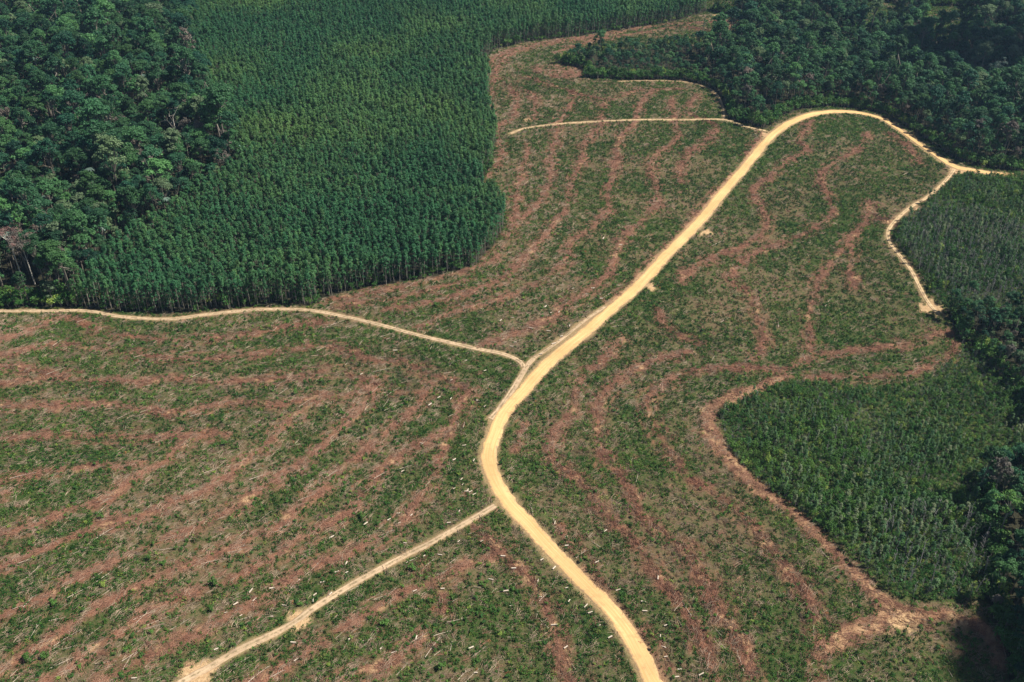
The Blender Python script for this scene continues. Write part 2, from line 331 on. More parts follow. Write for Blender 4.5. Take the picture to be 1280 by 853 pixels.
# ------------------------------------------------------------------ object helpers
def new_mesh(name, V, Fc, mats, midx=None):
    me = bpy.data.meshes.new(name); me.from_pydata([tuple(v) for v in V], [], [tuple(f) for f in Fc])
    for m in mats: me.materials.append(m)
    if midx is not None: me.polygons.foreach_set('material_index', np.asarray(midx, dtype=np.int32))
    me.update(); return me
def grid_mesh(name, xs, ys, Z, m):
    nx, ny = len(xs), len(ys); me = bpy.data.meshes.new(name)
    XX, YY = np.meshgrid(xs, ys); co = np.stack([XX, YY, Z], -1).reshape(-1, 3)
    me.vertices.add(nx*ny); me.vertices.foreach_set('co', co.ravel())
    i, j = np.meshgrid(np.arange(nx-1), np.arange(ny-1)); a = (j*nx+i).ravel()
    q = np.stack([a, a+1, a+1+nx, a+nx], -1).astype(np.int32); n = len(q)
    me.loops.add(n*4); me.loops.foreach_set('vertex_index', q.ravel())
    me.polygons.add(n); me.polygons.foreach_set('loop_start', np.arange(0, n*4, 4, dtype=np.int32))
    me.update(calc_edges=True); me.materials.append(m); me.polygons.foreach_set('use_smooth', np.ones(n, bool)); return me
def link(name, me, parent=None, **props):
    o = bpy.data.objects.new(name, me); COL.objects.link(o)
    if parent: o.parent = parent
    for k, v in props.items(): o[k] = v
    return o

# ground sheet (fine in the middle, coarse out to the horizon)
ext = np.array([40, 120, 300, 700, 1500, 3200, 7000, 14000.])
xs = np.concatenate([gx[0]-ext[::-1], gx, gx[-1]+ext]); ys = np.concatenate([gy[0]-ext[::-1], gy, gy[-1]+ext])
XX, YY = np.meshgrid(xs, ys); ZZ = np.where((XX > X0) & (XX < X1) & (YY > Y0) & (YY < Y1), 0, H0(XX, YY)*0.6)
ZZ[8:8+NY, 8:8+NX] = GZ
me = grid_mesh('ground', xs, ys, ZZ, M['ground'])
def pad(A, v): B = np.full(XX.shape, float(v)); B[8:8+NY, 8:8+NX] = A; return B
ca = me.color_attributes.new('mask', 'FLOAT_COLOR', 'POINT')
ca.data.foreach_set('color', np.stack([pad(row, 0), pad(bare, 0), pad(lush, .8), pad(1, 1)], -1).ravel().astype(np.float32))
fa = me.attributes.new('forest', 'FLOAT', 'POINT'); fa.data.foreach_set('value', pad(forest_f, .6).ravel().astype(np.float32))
link('ground', me, kind='structure')

# roads: cambered ribbons with ragged edges
def ribbon(name, P, hw, m, dz, seed):
    n = len(P); T = np.gradient(P, axis=0); T /= np.linalg.norm(T, axis=1)[:, None]+1e-9; Nn = np.stack([T[:, 1], -T[:, 0]], -1)
    s = np.concatenate([[0], np.cumsum(np.linalg.norm(np.diff(P, axis=0), axis=1))])
    hw = np.full(n, hw) if np.isscalar(hw) else hw
    K = np.array([-1, -.9, -.62, -.42, 0, .42, .62, .9, 1.])
    V = []; edge = []; uv = []
    for side in (0, 1): pass
    wl = hw*(1+(vnoise(s, s*0+3, 9, seed)-.5)*.42+(vnoise(s, s*0+9, 2.6, seed, 1)-.5)*.32)
    wr = hw*(1+(vnoise(s, s*0+33, 9, seed)-.5)*.42+(vnoise(s, s*0+39, 2.6, seed, 1)-.5)*.32)
    wl[-1] *= .8; wr[-1] *= .8
    for i in range(n):
        for k in K:
            w = wr[i] if k > 0 else wl[i]; p = P[i]+Nn[i]*k*w
            z = float(H0(p[0], p[1]))+dz+(.05 if abs(k) < .5 else (.0 if abs(k) < .8 else -.03))-(.35 if abs(k) == 1 else 0)-(.06 if abs(abs(k)-.42) < .01 else 0)
            V.append((p[0], p[1], z)); edge.append(abs(k)); uv.append((k*w, s[i]))
    nk = len(K); Fc = [(i*nk+j, i*nk+j+1, (i+1)*nk+j+1, (i+1)*nk+j) for i in range(n-1) for j in range(nk-1)]
    me = new_mesh(name, V, Fc, [m])
    e = me.attributes.new('edge', 'FLOAT', 'POINT'); e.data.foreach_set('value', np.array(edge, dtype=np.float32))
    l = me.uv_layers.new(name='UVMap'); li = np.zeros(len(me.loops), dtype=np.int32); me.loops.foreach_get('vertex_index', li)
    l.data.foreach_set('uv', np.array(uv, dtype=np.float32)[li].ravel())
    me.polygons.foreach_set('use_smooth', np.ones(len(Fc), bool)); me.update()
    return me
for i, (n, P, hw, k) in enumerate(ROADW):
    if n == 'main':
        t = np.linspace(0, 1, len(P)); yy = P[:, 1]
        hw = np.interp(t, [0, .45, .62, .72, .82, .9, 1], [3.7, 3.4, 3.1, 3.1, 2.2, 2.2, 1.9])
        # the road is wide until it bends along the forest edge
        hw = np.where((P[:, 0] > unproj(1090, 146)[0]) & (P[:, 1] > 640), 2.0, np.maximum(hw, 3.1))
        kk = np.ones(9)/9; hw = np.convolve(np.pad(hw, 4, 'edge'), kk, 'valid')
    link({0: 'main_road', 1: 'dirt_track', 2: 'worn_path'}[k], ribbon('road', P, hw, M['road'] if k == 0 else (M['sandtrack'] if n in ('east', 'upper') else M['track']), (.20, .15, .12)[k], 50+i), kind='structure')

# ------------------------------------------------------------------ plant meshes
def quads(C, Nrm, size, asp=1.0):
    """leaf clumps: one 4-sided face at each centre"""
    n = len(C); a = rng.normal(size=(n, 3)); a -= (a*Nrm).sum(1)[:, None]*Nrm; a /= np.linalg.norm(a, axis=1)[:, None]+1e-9
    b = np.cross(Nrm, a); s = (size*(0.7+0.6*rng.random(n)))[:, None]
    V = np.stack([C-a*s*.5, C-b*s*.34*asp, C+a*s*.5, C+b*s*.34*asp], 1); V[:, 0] += Nrm*s*-.12; V[:, 2] += Nrm*s*-.12
    return V.reshape(-1, 3), np.arange(n*4).reshape(n, 4)
def unit(v): return v/(np.linalg.norm(v, axis=-1, keepdims=True)+1e-9)
def shell(c, r, n, up=.35, flat=.7):
    d = unit(rng.normal(size=(n, 3))); d[:, 2] = np.where(d[:, 2] < -.35, -d[:, 2], d[:, 2])
    C = np.array(c)+d*np.array([r, r, r*flat])*(0.55+.5*rng.random((n, 1)))
    Nr = unit(d*0.8+np.array([0, 0, up])+rng.normal(size=(n, 3))*.38); return C, Nr
class MB:
    def __init__(s): s.V = []; s.F = []; s.I = []; s.n = 0
    def add(s, V, Fc, mi=0):
        s.V.append(np.asarray(V, float)); s.F += [tuple(int(a)+s.n for a in f) for f in Fc]; s.I += [mi]*len(Fc); s.n += len(V)
    def tube(s, pts, rad, k=5, mi=0):
        pts = np.asarray(pts, float); V = []; n = len(pts)
        T = unit(np.gradient(pts, axis=0))
        for i in range(n):
            r = np.array([1., 0, 0]) if abs(T[i][0]) < .8 else np.array([0, 1., 0])
            a = unit(np.cross(T[i], r)); b = np.cross(T[i], a)
            for j in range(k):
                w = 2*math.pi*j/k; V.append(pts[i]+(a*math.cos(w)+b*math.sin(w))*rad[i])
        Fc = [(i*k+j, i*k+(j+1) % k, (i+1)*k+(j+1) % k, (i+1)*k+j) for i in range(n-1) for j in range(k)]
        Fc.append(tuple(range(k))[::-1]); Fc.append(tuple((n-1)*k+j for j in range(k)))
        s.add(V, Fc, mi)
    def mesh(s, name, mats): return new_mesh(name, np.vstack(s.V), s.F, mats, s.I)
    def merge(s, o, off=0):
        s.V += o.V; s.F += [tuple(a+s.n for a in f) for f in o.F]; s.I += [i+off for i in o.I]; s.n += o.n

def plantation_tree(h):
    tr = MB(); cr = MB(); lean = rng.normal(0, .35, 2)
    ax = lambda t: np.array([lean[0]*t*t*1.5, lean[1]*t*t*1.5, h*t])
    tr.tube([ax(t)-(0, 0, .6*(t == 0)) for t in (0, .3, .6, .93)], [.19, .15, .11, .03], 5)
    for i in range(7):
        t = .34+.3*(i/7); w = rng.uniform(0, 6.28); L = rng.uniform(.9, 1.7); p = ax(t); q = p+np.array([math.cos(w)*L, math.sin(w)*L, L*.5])
        tr.tube([p, q], [.045, .015], 3); C, Nr = shell(q, .7, 8, flat=1.1, up=.8); v, f = quads(C, Nr, np.full(8, .75)); cr.add(v, f)
    for i in range(8):
        t = rng.uniform(.70, .93); w = i*2.4; L = rng.uniform(.5, 1.25)*(1.5-t); p = ax(t-.06); q = ax(t)+np.array([math.cos(w)*L, math.sin(w)*L, 0])
        tr.tube([p, q], [.05, .02], 3); r = rng.uniform(.8, 1.15); C, Nr = shell(q, r, 20, flat=.95, up=.7); v, f = quads(C, Nr, np.full(20, .8)); cr.add(v, f)
    C, Nr = shell(ax(.95), 1.0, 26, flat=.9, up=.8); v, f = quads(C, Nr, np.full(26, .75)); cr.add(v, f)
    return tr, cr
def old_tree(h, R, kind='old'):
    tr = MB(); cr = MB(); ch = {'old': .52, 'tall': .68}.get(kind, .5)
    ln = rng.normal(0, .6, 2); top = h*ch
    tr.tube([(0, 0, -.8), (ln[0]*.3, ln[1]*.3, top*.5), (ln[0], ln[1], top)], [h*.011+.08, h*.009+.05, h*.007+.04], 6)
    K = int(11+R*2.2)
    for i in range(K):
        w = 2.4*i+rng.uniform(-.5, .5); rr = R*math.sqrt((i+.4)/K)*rng.uniform(.6, 1.25)*.78*(1+.3*math.sin(w+R))
        zz = h*(1-.34*(rr/R)**2*rng.uniform(.6, 1.3))-R*.30*rng.uniform(.2, 1.8)
        q = np.array([ln[0]+math.cos(w)*rr, ln[1]+math.sin(w)*rr, zz]); base = np.array([ln[0], ln[1], top])
        if i % 2 == 0: tr.tube([base, base*.45+q*.55+(0, 0, -.6), q], [h*.007+.04, h*.004+.03, .04], 4)
        r = R*rng.uniform(.16, .36); n = int(18+r*r*20); C, Nr = shell(q, r, n, flat=.78); v, f = quads(C, Nr, np.full(n, .86)); cr.add(v, f)
    n = 46
    C = np.array([ln[0], ln[1], h*.78])+rng.normal(size=(n, 3))*np.array([R*.4, R*.4, h*.10]); v, f = quads(C, unit(rng.normal(size=(n, 3))+(0, 0, .8)), np.full(n, .9)); cr.add(v, f)
    return tr, cr
def shrub(h, R):
    tr = MB(); cr = MB()
    for i in range(4):
        w = 1.57*i+rng.uniform(-.5, .5); rr = R*.5; tr.tube([(0, 0, -.2), (math.cos(w)*rr*.4, math.sin(w)*rr*.4, h*.4), (math.cos(w)*rr, math.sin(w)*rr, h*.8)], [.06, .045, .015], 4)
    for i in range(7):
        w = rng.uniform(0, 6.28); rr = R*rng.uniform(.1, .75); q = (math.cos(w)*rr, math.sin(w)*rr, h*rng.uniform(.45, .82)); r = R*rng.uniform(.35, .5)
        C, Nr = shell(q, r, 24, flat=.8*h/(2*R)+.3); v, f = quads(C, Nr, np.full(24, .26+.09*R)); cr.add(v, f)
    return tr, cr
def herb(R, h, n):
    cr = MB(); d = rng.normal(size=(n, 2))*R*.5; C = np.stack([d[:, 0], d[:, 1], h*(.15+.85*rng.random(n))*np.exp(-(d**2).sum(1)/(R*R))+.04], -1)
    Nr = unit(rng.normal(size=(n, 3))*.6+np.array([0, 0, 1.0])+np.stack([d[:, 0], d[:, 1], d[:, 0]*0], -1)/R*.7); v, f = quads(C, Nr, np.full(n, .42)); cr.add(v, f); return cr
def slash(R, n, L0, L1, spread):
    cr = MB()
    for i in range(n):
        x, y = rng.normal(size=2)*R*.5; a = rng.normal(0, spread); L = rng.uniform(L0, L1); z = rng.uniform(.03, .45); t = rng.normal(0, .10)
        p = np.array([x, y, z]); d = np.array([math.cos(a), math.sin(a), t])*L/2; mid = p+rng.normal(size=3)*.12; r = rng.uniform(.035, .085)
        cr.tube([p-d, mid, p+d], [r, r*.8, r*.35], 3)
    return cr
def palm(h):
    tr = MB(); cr = MB(); tr.tube([(0, 0, -.5), (.3, .1, h*.5), (.2, 0, h)], [.16, .13, .11], 5)
    for i in range(13):
        w = i*2.4; L = rng.uniform(2.6, 3.6); V = []
        for j in range(6):
            t = j/5; c = np.array([.2+math.cos(w)*L*t, math.sin(w)*L*t, h+L*(.75*t-.95*t*t)]); s = np.array([-math.sin(w), math.cos(w), 0])*(.5*math.sin(math.pi*(t*.85+.12)))
            V += [c-s-(0, 0, .16), c, c+s-(0, 0, .16)]
        Fc = []
        for j in range(5): a = j*3; Fc += [(a, a+1, a+4, a+3), (a+1, a+2, a+5, a+4)]
        cr.add(V, Fc)
    return tr, cr
def snag(h, crown=False):
    """a standing dead or bare-limbed tree"""
    tr = MB(); ln = rng.normal(0, .5, 2); k = .74
    tr.tube([(0, 0, -.6), (ln[0]*.4, ln[1]*.4, h*.4), (ln[0], ln[1], h*k)], [.38, .30, .17], 6); tips = []
    for i in range(8):
        w = i*2.4; t = rng.uniform(.55, 1); b = np.array([ln[0]*t, ln[1]*t, h*k*t]); L = h*rng.uniform(.13, .24)
        q = b+np.array([math.cos(w)*L*.7, math.sin(w)*L*.7, L*.9]); tr.tube([b, (b+q)/2+rng.normal(size=3)*.2, q], [.12, .08, .04], 4); tips.append(q)
        for e in range(3):
            q2 = q+np.array([*(rng.normal(size=2)*L*.35), L*.4*rng.random()]); tr.tube([q, q2], [.05, .02], 3); tips.append(q2)
    return tr, tips
def bare_sapling(h):
    tr = MB(); ln = rng.normal(0, .3, 2); tr.tube([(0, 0, -.3), (ln[0]*.5, ln[1]*.5, h*.5), (ln[0], ln[1], h)], [.16, .12, .05], 4)
    for i in range(12):
        t = rng.uniform(.35, .98); w = rng.uniform(0, 6.28); L = rng.uniform(.5, 1.3); p = np.array([ln[0]*t, ln[1]*t, h*t]); tr.tube([p, p+(math.cos(w)*L, math.sin(w)*L, L*.9)], [.06, .03], 3)
    return tr

def twig():
    t = MB()
    for _ in range(16):
        w = rng.uniform(0, 6.28); L = rng.uniform(1.2, 3.4); q = rng.normal(size=2)*.5; r_ = rng.uniform(.04, .08)
        t.tube([(q[0], q[1], 1.6), (q[0]+math.cos(w)*L*.45, q[1]+math.sin(w)*L*.45, 1.8+L)], [r_, r_*.4], 3)
    return t
class Kind: pass
def kind(name, pairs, tm, cm):
    """variants as (trunk mesh, crown mesh, joined source object for the mass)"""
    K = Kind(); K.name = name; K.var = []
    for i, (tr, cr) in enumerate(pairs):
        t = tr.mesh(name+'_trunk', [tm]); c = cr.mesh(name+'_crown', [cm]); j = MB(); j.merge(tr); j.merge(cr, 1)
        o = bpy.data.objects.new(name+'_source', j.mesh(name+'_whole', [tm, cm])); K.var.append((t, c, o))
    return K
def single(name, mbs, mats):
    K = Kind(); K.name = name; K.var = []
    for mb in mbs: me = mb.mesh(name, mats); K.var.append((me, None, bpy.data.objects.new(name+'_source', me)))
    return K
K_PLANT = kind('plantation_tree', [plantation_tree(h) for h in (17, 18, 18.5, 19, 19.5, 20.5, 18, 19)], M['bark'], M['plant_leaf'])
def young():
    a, b = plantation_tree(rng.uniform(17, 20)); j = MB(); j.merge(a); j.merge(b, 1); return j
K_YOUNG = single('young_tree', [young() for _ in range(4)], [M['bark'], M['young_leaf']])
K_OLD = kind('forest_tree', [old_tree(h, R, k) for h, R, k in ((24, 5.5, 'old'), (27, 6.5, 'old'), (30, 7.0, 'tall'), (20, 4.5, 'old'), (22, 5, 'old'), (17, 3.8, 'old'), (32, 6, 'tall'), (19, 4.2, 'old'), (25, 5, 'tall'), (15, 3.5, 'old'))], M['bark_dark'], M['old_leaf'])
K_GREY = kind('forest_tree', [old_tree(h, R, 'old') for h, R in ((26, 5.5), (22, 4.5))], M['bark_dark'], M['grey_leaf'])
K_PALE = kind('palm_tree', [palm(h) for h in (17, 19, 15)], M['bark'], M['pale_leaf'])
K_SHRUB = kind('shrub', [shrub(h, R) for h, R in ((3.2, 1.7), (2.4, 1.4), (4.2, 1.9), (2.8, 1.8), (3.6, 1.5))], M['bark'], M['shrub_leaf'])
K_LOW = kind('bush', [shrub(h, R) for h, R in ((1.5, 1.1), (1.9, 1.2), (1.2, 1.2))], M['bark'], M['shrub_leaf'])
K_HERB = single('herb', [herb(R, h, n) for R, h, n in ((1.0, .55, 26), (.8, .8, 22), (1.3, .45, 30), (.9, .65, 24), (.7, .9, 20))], [M['herb_leaf']])
K_DRYH = single('dry', [herb(R, h, n) for R, h, n in ((1.1, .35, 24), (.9, .5, 20))], [M['dry_leaf']])
K_SLASH = single('slash', [slash(1.6, 9, 1.2, 4.0, .45) for _ in range(4)], [M['stick']])
K_RED = single('redslash', [slash(1.5, 12, .8, 3.2, .5) for _ in range(4)], [M['redstick']])
K_TWIG = single('twig', [twig() for _ in range(4)], [M['dead_grey']])
K_SAP = single('bare_sapling', [bare_sapling(h) for h in (7, 8.5, 9.5, 6)], [M['dead_grey']])

# ------------------------------------------------------------------ scatter: ONE object of kind stuff, instances of mesh variants on points
def scatter(name, K, P, rot, scl, tint, label, cat):
    n = len(P)
    if n == 0: return
    me = bpy.data.meshes.new(name); me.vertices.add(n); me.vertices.foreach_set('co', P.astype(np.float32).ravel())
    for nm, tp, A, key in (('rot', 'FLOAT_VECTOR', rot, 'vector'), ('scl', 'FLOAT_VECTOR', scl, 'vector'), ('tint', 'FLOAT', tint, 'value'), ('var', 'INT', rng.integers(0, len(K.var), n), 'value')):
        a = me.attributes.new(nm, tp, 'POINT'); a.data.foreach_set(key, np.asarray(A).astype(np.int32 if tp == 'INT' else np.float32).ravel())
    o = link(name, me, kind='stuff', label=label, category=cat)
    for m in (K.var[0][2].data.materials): me.materials.append(m)
    ng = bpy.data.node_groups.new(name, 'GeometryNodeTree')
    ng.interface.new_socket(name='Geometry', in_out='INPUT', socket_type='NodeSocketGeometry'); ng.interface.new_socket(name='Geometry', in_out='OUTPUT', socket_type='NodeSocketGeometry')
    N = ng.nodes; L = ng.links; gi = N.new('NodeGroupInput'); go = N.new('NodeGroupOutput'); jn = N.new('GeometryNodeJoinGeometry')
    def attr(nm, tp):
        a = N.new('GeometryNodeInputNamedAttribute'); a.data_type = tp; a.inputs['Name'].default_value = nm; return a.outputs['Attribute']
    r, s, v = attr('rot', 'FLOAT_VECTOR'), attr('scl', 'FLOAT_VECTOR'), attr('var', 'INT')
    for k, (_, _, src) in enumerate(K.var):
        oi = N.new('GeometryNodeObjectInfo'); oi.inputs['Object'].default_value = src
        cmp_ = N.new('FunctionNodeCompare'); cmp_.data_type = 'INT'; cmp_.operation = 'EQUAL'
        si = [i for i in cmp_.inputs if i.type == 'INT']; L.new(v, si[0]); si[1].default_value = k
        ip = N.new('GeometryNodeInstanceOnPoints'); L.new(gi.outputs[0], ip.inputs['Points']); L.new(cmp_.outputs[0], ip.inputs['Selection'])
        L.new(oi.outputs['Geometry'], ip.inputs['Instance']); L.new(r, ip.inputs['Rotation']); L.new(s, ip.inputs['Scale']); L.new(ip.outputs[0], jn.inputs[0])
    L.new(jn.outputs[0], go.inputs[0])
    md = o.modifiers.new('scatter', 'NODES'); md.node_group = ng; return o
def jgrid(sg, j, x0=X0+5, x1=X1-5, y0=Y0+5, y1=Y1-5):
    xs_ = np.arange(x0, x1, sg); ys_ = np.arange(y0, y1, sg); a, b = np.meshgrid(xs_, ys_); a = a+(np.arange(len(ys_)) % 2)[:, None]*sg*.5
    a = a+rng.uniform(-j, j, a.shape)*sg; b = b+rng.uniform(-j, j, b.shape)*sg; return a.ravel(), b.ravel()
def to_px(x, y, z):
    dz = z-CAM_H; dep = y*CPI-dz*SPI; return 640+F*x/dep, 426.5+F*(-(y*SPI)-dz*CPI)/dep, dep
def in_margin(x, y, m=130):
    u, v, d = to_px(x, y, sample(GZ, x, y)); return (u > -m) & (u < 1280+m) & (v > -75) & (v < 853+m)
def in_view(x, y, z, m=0):
    u, v, d = to_px(x, y, z); return (u > m) & (u < 1280-m) & (v > m) & (v < 853-m)
def arrs(x, y, s0, s1, tilt=.04, rz=None, sz=None):
    n = len(x); P = np.stack([x, y, sample(GZ, x, y)], -1)
    R = np.stack([rng.normal(0, tilt, n), rng.normal(0, tilt, n), rng.uniform(0, 6.28, n) if rz is None else rz], -1)
    s = rng.uniform(s0, s1, n); Sc = np.stack([s, s, s*(rng.uniform(.88, 1.12, n) if sz is None else sz)], -1); return P, R, Sc
def put(K, v, p, r, s, tint, label, cat, group, name=None, parts=('trunk', 'crown')):
    t, c, _ = K.var[v]
    if c is None:
        o = link(name or K.name, t, label=label, category=cat)
        o['tint'] = float(tint)
    else:
        o = link(name or K.name, None, label=label, category=cat)
        for pn, me in zip(parts, (t, c)): ch = link(pn, me, o); ch['tint'] = float(tint)
    o.location = tuple(p); o.rotation_euler = tuple(r); o.scale = tuple(s)
    if group: o['group'] = group
    return o
def split(K, P, R, Sc, tint, n, hgt, labeler, cat, group, mass_name, mass_label, mass_cat, score=None):
    """the n that show largest become things of their own, the rest one mass"""
    z = P[:, 2]+hgt; vis = in_view(P[:, 0], P[:, 1], z, 6); dist = np.hypot(np.hypot(P[:, 0], P[:, 1]), CAM_H-z)
    sc_ = -dist*1.0 if score is None else score
    sc_ = np.where(vis, sc_, -1e9); idx = np.argsort(-sc_)[:n]; idx = idx[vis[idx]]
    for i in idx:
        u, w, _ = to_px(P[i, 0], P[i, 1], P[i, 2]); lb, gr = labeler(float(u), float(w))
        put(K, int(rng.integers(0, len(K.var))), P[i], R[i], Sc[i], tint[i], lb, cat, gr or group)
    m = np.ones(len(P), bool); m[idx] = False
    scatter(mass_name, K, P[m], R[m], Sc[m], tint[m], mass_label, mass_cat)

# plantation
x, y = jgrid(3.0, .42); m = inpoly(P_PLANT, x, y) & in_margin(x, y); x, y = x[m], y[m]
keep = (D_main is not None) & (sample(D_trk, x, y) > 3.2); x, y = x[keep], y[keep]
P, R, Sc = arrs(x, y, .78, 1.08, .03); Sc[:, :2] *= .97; Sc[:, 2] *= .95
tint = np.clip(vnoise(x, y, 60, 41)*1.5-.45+rng.normal(0, .15, len(x)), 0, 1)
edge_f = sum(inpoly(P_PLANT, x+a, y+b) for a, b in ((0, -9), (7, 0), (7, -7)))     # how open towards the camera
sc_ = -np.hypot(x, y)*(1.0)+np.where(edge_f < 3, 260, 0)
def lab_p(u, v):
    if v > 372 and u < 395: return 'slim plantation tree in the front row along the pale dirt track', 'plantation trees in the front row above the dirt track'
    if u < 600 and v > 330: return 'slim plantation tree just behind the front edge of the even stand', 'plantation trees behind the front edge'
    if v > 200: return 'slim plantation tree at the rounded right bulge of the stand, beside the brush rows', 'plantation trees on the right bulge'
    return 'distant slim plantation tree bordering the upper end of the clearing', 'plantation trees round the upper clearing'
split(K_PLANT, P, R, Sc, tint, 300, 12, lab_p, 'tree', None, 'plantation_canopy', 'even stand of slim green plantation trees filling the upper left', 'plantation', sc_)
print('plantation', len(x))

# old forest
def old_points(Pl, sg, hs=1.0):
    x, y = jgrid(sg, .48); m = inpoly(Pl, x, y) & in_margin(x, y)
    for G in P_GAP: m &= ~inpoly(G, x, y)
    m &= ~inpoly(P_SLASHED, x, y)
    for a, b in ((29,352),(40,356),(224,190),(11,225),(1247,672)):
        q = unproj(a, b); m &= ~((np.abs(x-q[0]) < 5.5) & (y-q[1] > -20) & (y-q[1] < 5))
    m &= (sample(D_main, x, y) > 10.5) & (sample(D_trk, x, y) > 5); return x[m], y[m]
allx, ally, alls = [], [], []
for Pl, sg0, s0 in ((P_OLD_L, 6.2, .98), (P_OLD_R, 5.9, .82), (P_DARK1, 4.8, .62), (P_DARK2, 5.2, .78)):
    x, y = old_points(Pl, sg0); s = s0*np.where(rng.random(len(x)) < .14, 1.4, 1)*rng.uniform(.6, 1.25, len(x))*(.85+.3*vnoise(x, y, 40, 61)); allx.append(x); ally.append(y); alls.append(s)
x = np.concatenate(allx); y = np.concatenate(ally); s = np.concatenate(alls)
tongue = (sample(GZ*0+1, x, y) > 0) & (x < unproj(880, 80)[0]) & (x > 0) & (y > 600); s = np.where(tongue, s*.62, s)
nb = sum(nearest(forest, x+a*d, y+b*d) for d in (8, 16) for a, b in ((0, -1), (.7, -.7), (-.7, -.7), (-1, 0), (1, 0)))/10
s = s*(.52+.5*nb)
P = np.stack([x, y, sample(GZ, x, y)-.2], -1); R = np.stack([rng.normal(0, .04, len(x)), rng.normal(0, .04, len(x)), rng.uniform(0, 6.28, len(x))], -1)
Sc = np.stack([s, s, s*rng.uniform(.85, 1.15, len(x))], -1); tint = np.clip(rng.normal(.42, .33, len(x)), 0, 1)
pick = rng.random(len(x)); isg = pick < .045; isp = (pick > .955) & (x < 0)
def lab_o(u, v):
    if u < 560: return 'dark broadleaf tree in the old forest left of the plantation', 'broadleaf trees of the left forest'
    if v > 560: return 'large dark tree in the shaded hollow at the lower right edge', 'trees in the lower right hollow'
    if v > 340: return 'dark tree in the clump below the end of the right hand track', 'trees below the right hand track'
    return 'dark broadleaf tree in the forest beyond the bend of the sandy road', 'broadleaf trees beyond the road bend'
dpt = np.hypot(np.hypot(x, y), CAM_H); sc_ = -dpt/np.maximum(s, .3)
g = ~isg & ~isp
split(K_OLD, P[g], R[g], Sc[g], tint[g], 300, 18, lab_o, 'tree', None, 'forest_canopy', 'uneven dark rainforest canopy in the upper left and upper right', 'forest', sc_[g])
def one_by_one(K, P, R, Sc, tint, lab, cat, gr, hgt, cap=60):
    z = P[:, 2]+hgt; v = in_view(P[:, 0], P[:, 1], z, 4); n = 0
    for i in np.nonzero(v)[0][np.argsort(np.hypot(P[v, 0], P[v, 1]))][:cap]:
        u, w, _ = to_px(*P[i]); side = 'left forest' if u < 600 else 'right forest'
        put(K, int(rng.integers(0, len(K.var))), P[i], R[i], Sc[i], tint[i], lab % side, cat, gr+' in the '+side)
one_by_one(K_GREY, P[isg], R[isg], Sc[isg], tint[isg], 'tree with a dry grey brown crown standing out in the %s', 'tree', 'grey crowned trees', 18, 90)
one_by_one(K_PALE, P[isp], R[isp], Sc[isp]*.9, tint[isp], 'silvery green palm rising between dark crowns in the %s', 'palm tree', 'silvery palms', 16, 60)
print('old', len(x))

# understorey along the rims of the forests and of the plantation
ux, uy = jgrid(2.6, .45); m = (nearest(forest, ux, uy) > .5) & in_margin(ux, uy, 40) & (sample(D_main, ux, uy) > 6.5) & (sample(D_trk, ux, uy) > 3.2)
rim = sum(nearest(forest, ux+a, uy+b) < .5 for a, b in ((0, -6), (4, -4), (-4, -4), (6, 0), (-6, 0), (0, -12))); inP = inpoly(P_PLANT, ux, uy)
m &= (rim > 0) & (rng.random(len(ux)) < np.where(inP, .45, .95)); ux, uy = ux[m], uy[m]
P, R, Sc = arrs(ux, uy, .8, 1.5); Sc[~inP[m]] *= 1.7
scatter('understorey', K_SHRUB, P, R, Sc, np.clip(rng.normal(.2, .3, len(ux)), 0, 1), 'tangled green understorey along the edges of the forest', 'undergrowth'); print('rim', len(ux))

# regrowth in the two stands on the right: shrubs, then bare grey saplings over them
xa, ya = jgrid(1.9, .45); ma = inpoly(P_STAND_A, xa, ya) & in_margin(xa, ya); xb, yb = jgrid(1.9, .45); mb = inpoly(P_STAND_B, xb, yb) & in_margin(xb, yb)
gr = poly([(1060,500),(1130,505),(1180,540),(1140,560),(1080,540)]); mb &= ~(inpoly(gr, xb, yb) & (rng.random(len(xb)) < .4))
x = np.concatenate([xa[ma], xb[mb]]); y = np.concatenate([ya[ma], yb[mb]])
k = (sample(row, x, y)+sample(bare, x, y) < .4) & (sample(D_main, x, y) > 6) & (sample(D_trk, x, y) > 2.6); x, y = x[k], y[k]
P, R, Sc = arrs(x, y, .40, 1.0); big = vnoise(x, y, 14, 71); Sc *= (.5+1.1*big)[:, None]; Sc[:, 2] *= rng.uniform(.8, 1.5, len(x)); Sc *= np.where(y > 470, np.clip(1.3-(y-540)/260, .6, 1.15), np.clip(1.25-(y-250)/480, .6, 1.1))[:, None]
tint = np.clip(vnoise(x, y, 22, 72)*1.4-.4+rng.normal(0, .22, len(x)), 0, 1)
def lab_s(u, v): return ('bushy green regrowth shrub on the lower right slope beside the orange skid trail', 'shrubs of the lower right regrowth')
split(K_SHRUB, P, R, Sc, tint, 300, 1, lab_s, 'shrub', None, 'regrowth_thicket', 'dense green regrowth thicket right of the clear-cut', 'thicket')
print('shrubs', len(x))
zones = [poly(p) for p in ([(1125,290),(1170,262),(1230,270),(1290,290),(1290,400),(1200,385),(1150,340),(1125,312)], [(1100,640),(1180,640),(1225,660),(1240,700),(1230,752),(1135,748),(1110,700)], [(930,500),(1040,498),(1150,560),(1190,600),(1120,620),(1000,560)])]
x, y = jgrid(3.1, .45); zi = np.full(len(x), -1)
for i, Z_ in enumerate(zones): zi[inpoly(Z_, x, y)] = i
keep = (zi >= 0) & in_margin(x, y) & ~((zi == 2) & (rng.random(len(x)) < .72)) & ~((zi == 1) & (rng.random(len(x)) < .45)); x, y, zi = x[keep], y[keep], zi[keep]
P, R, Sc = arrs(x, y, .7, 1.15, .05)
Sc[zi == 2] *= .8; Sc[zi == 1] *= 1.15
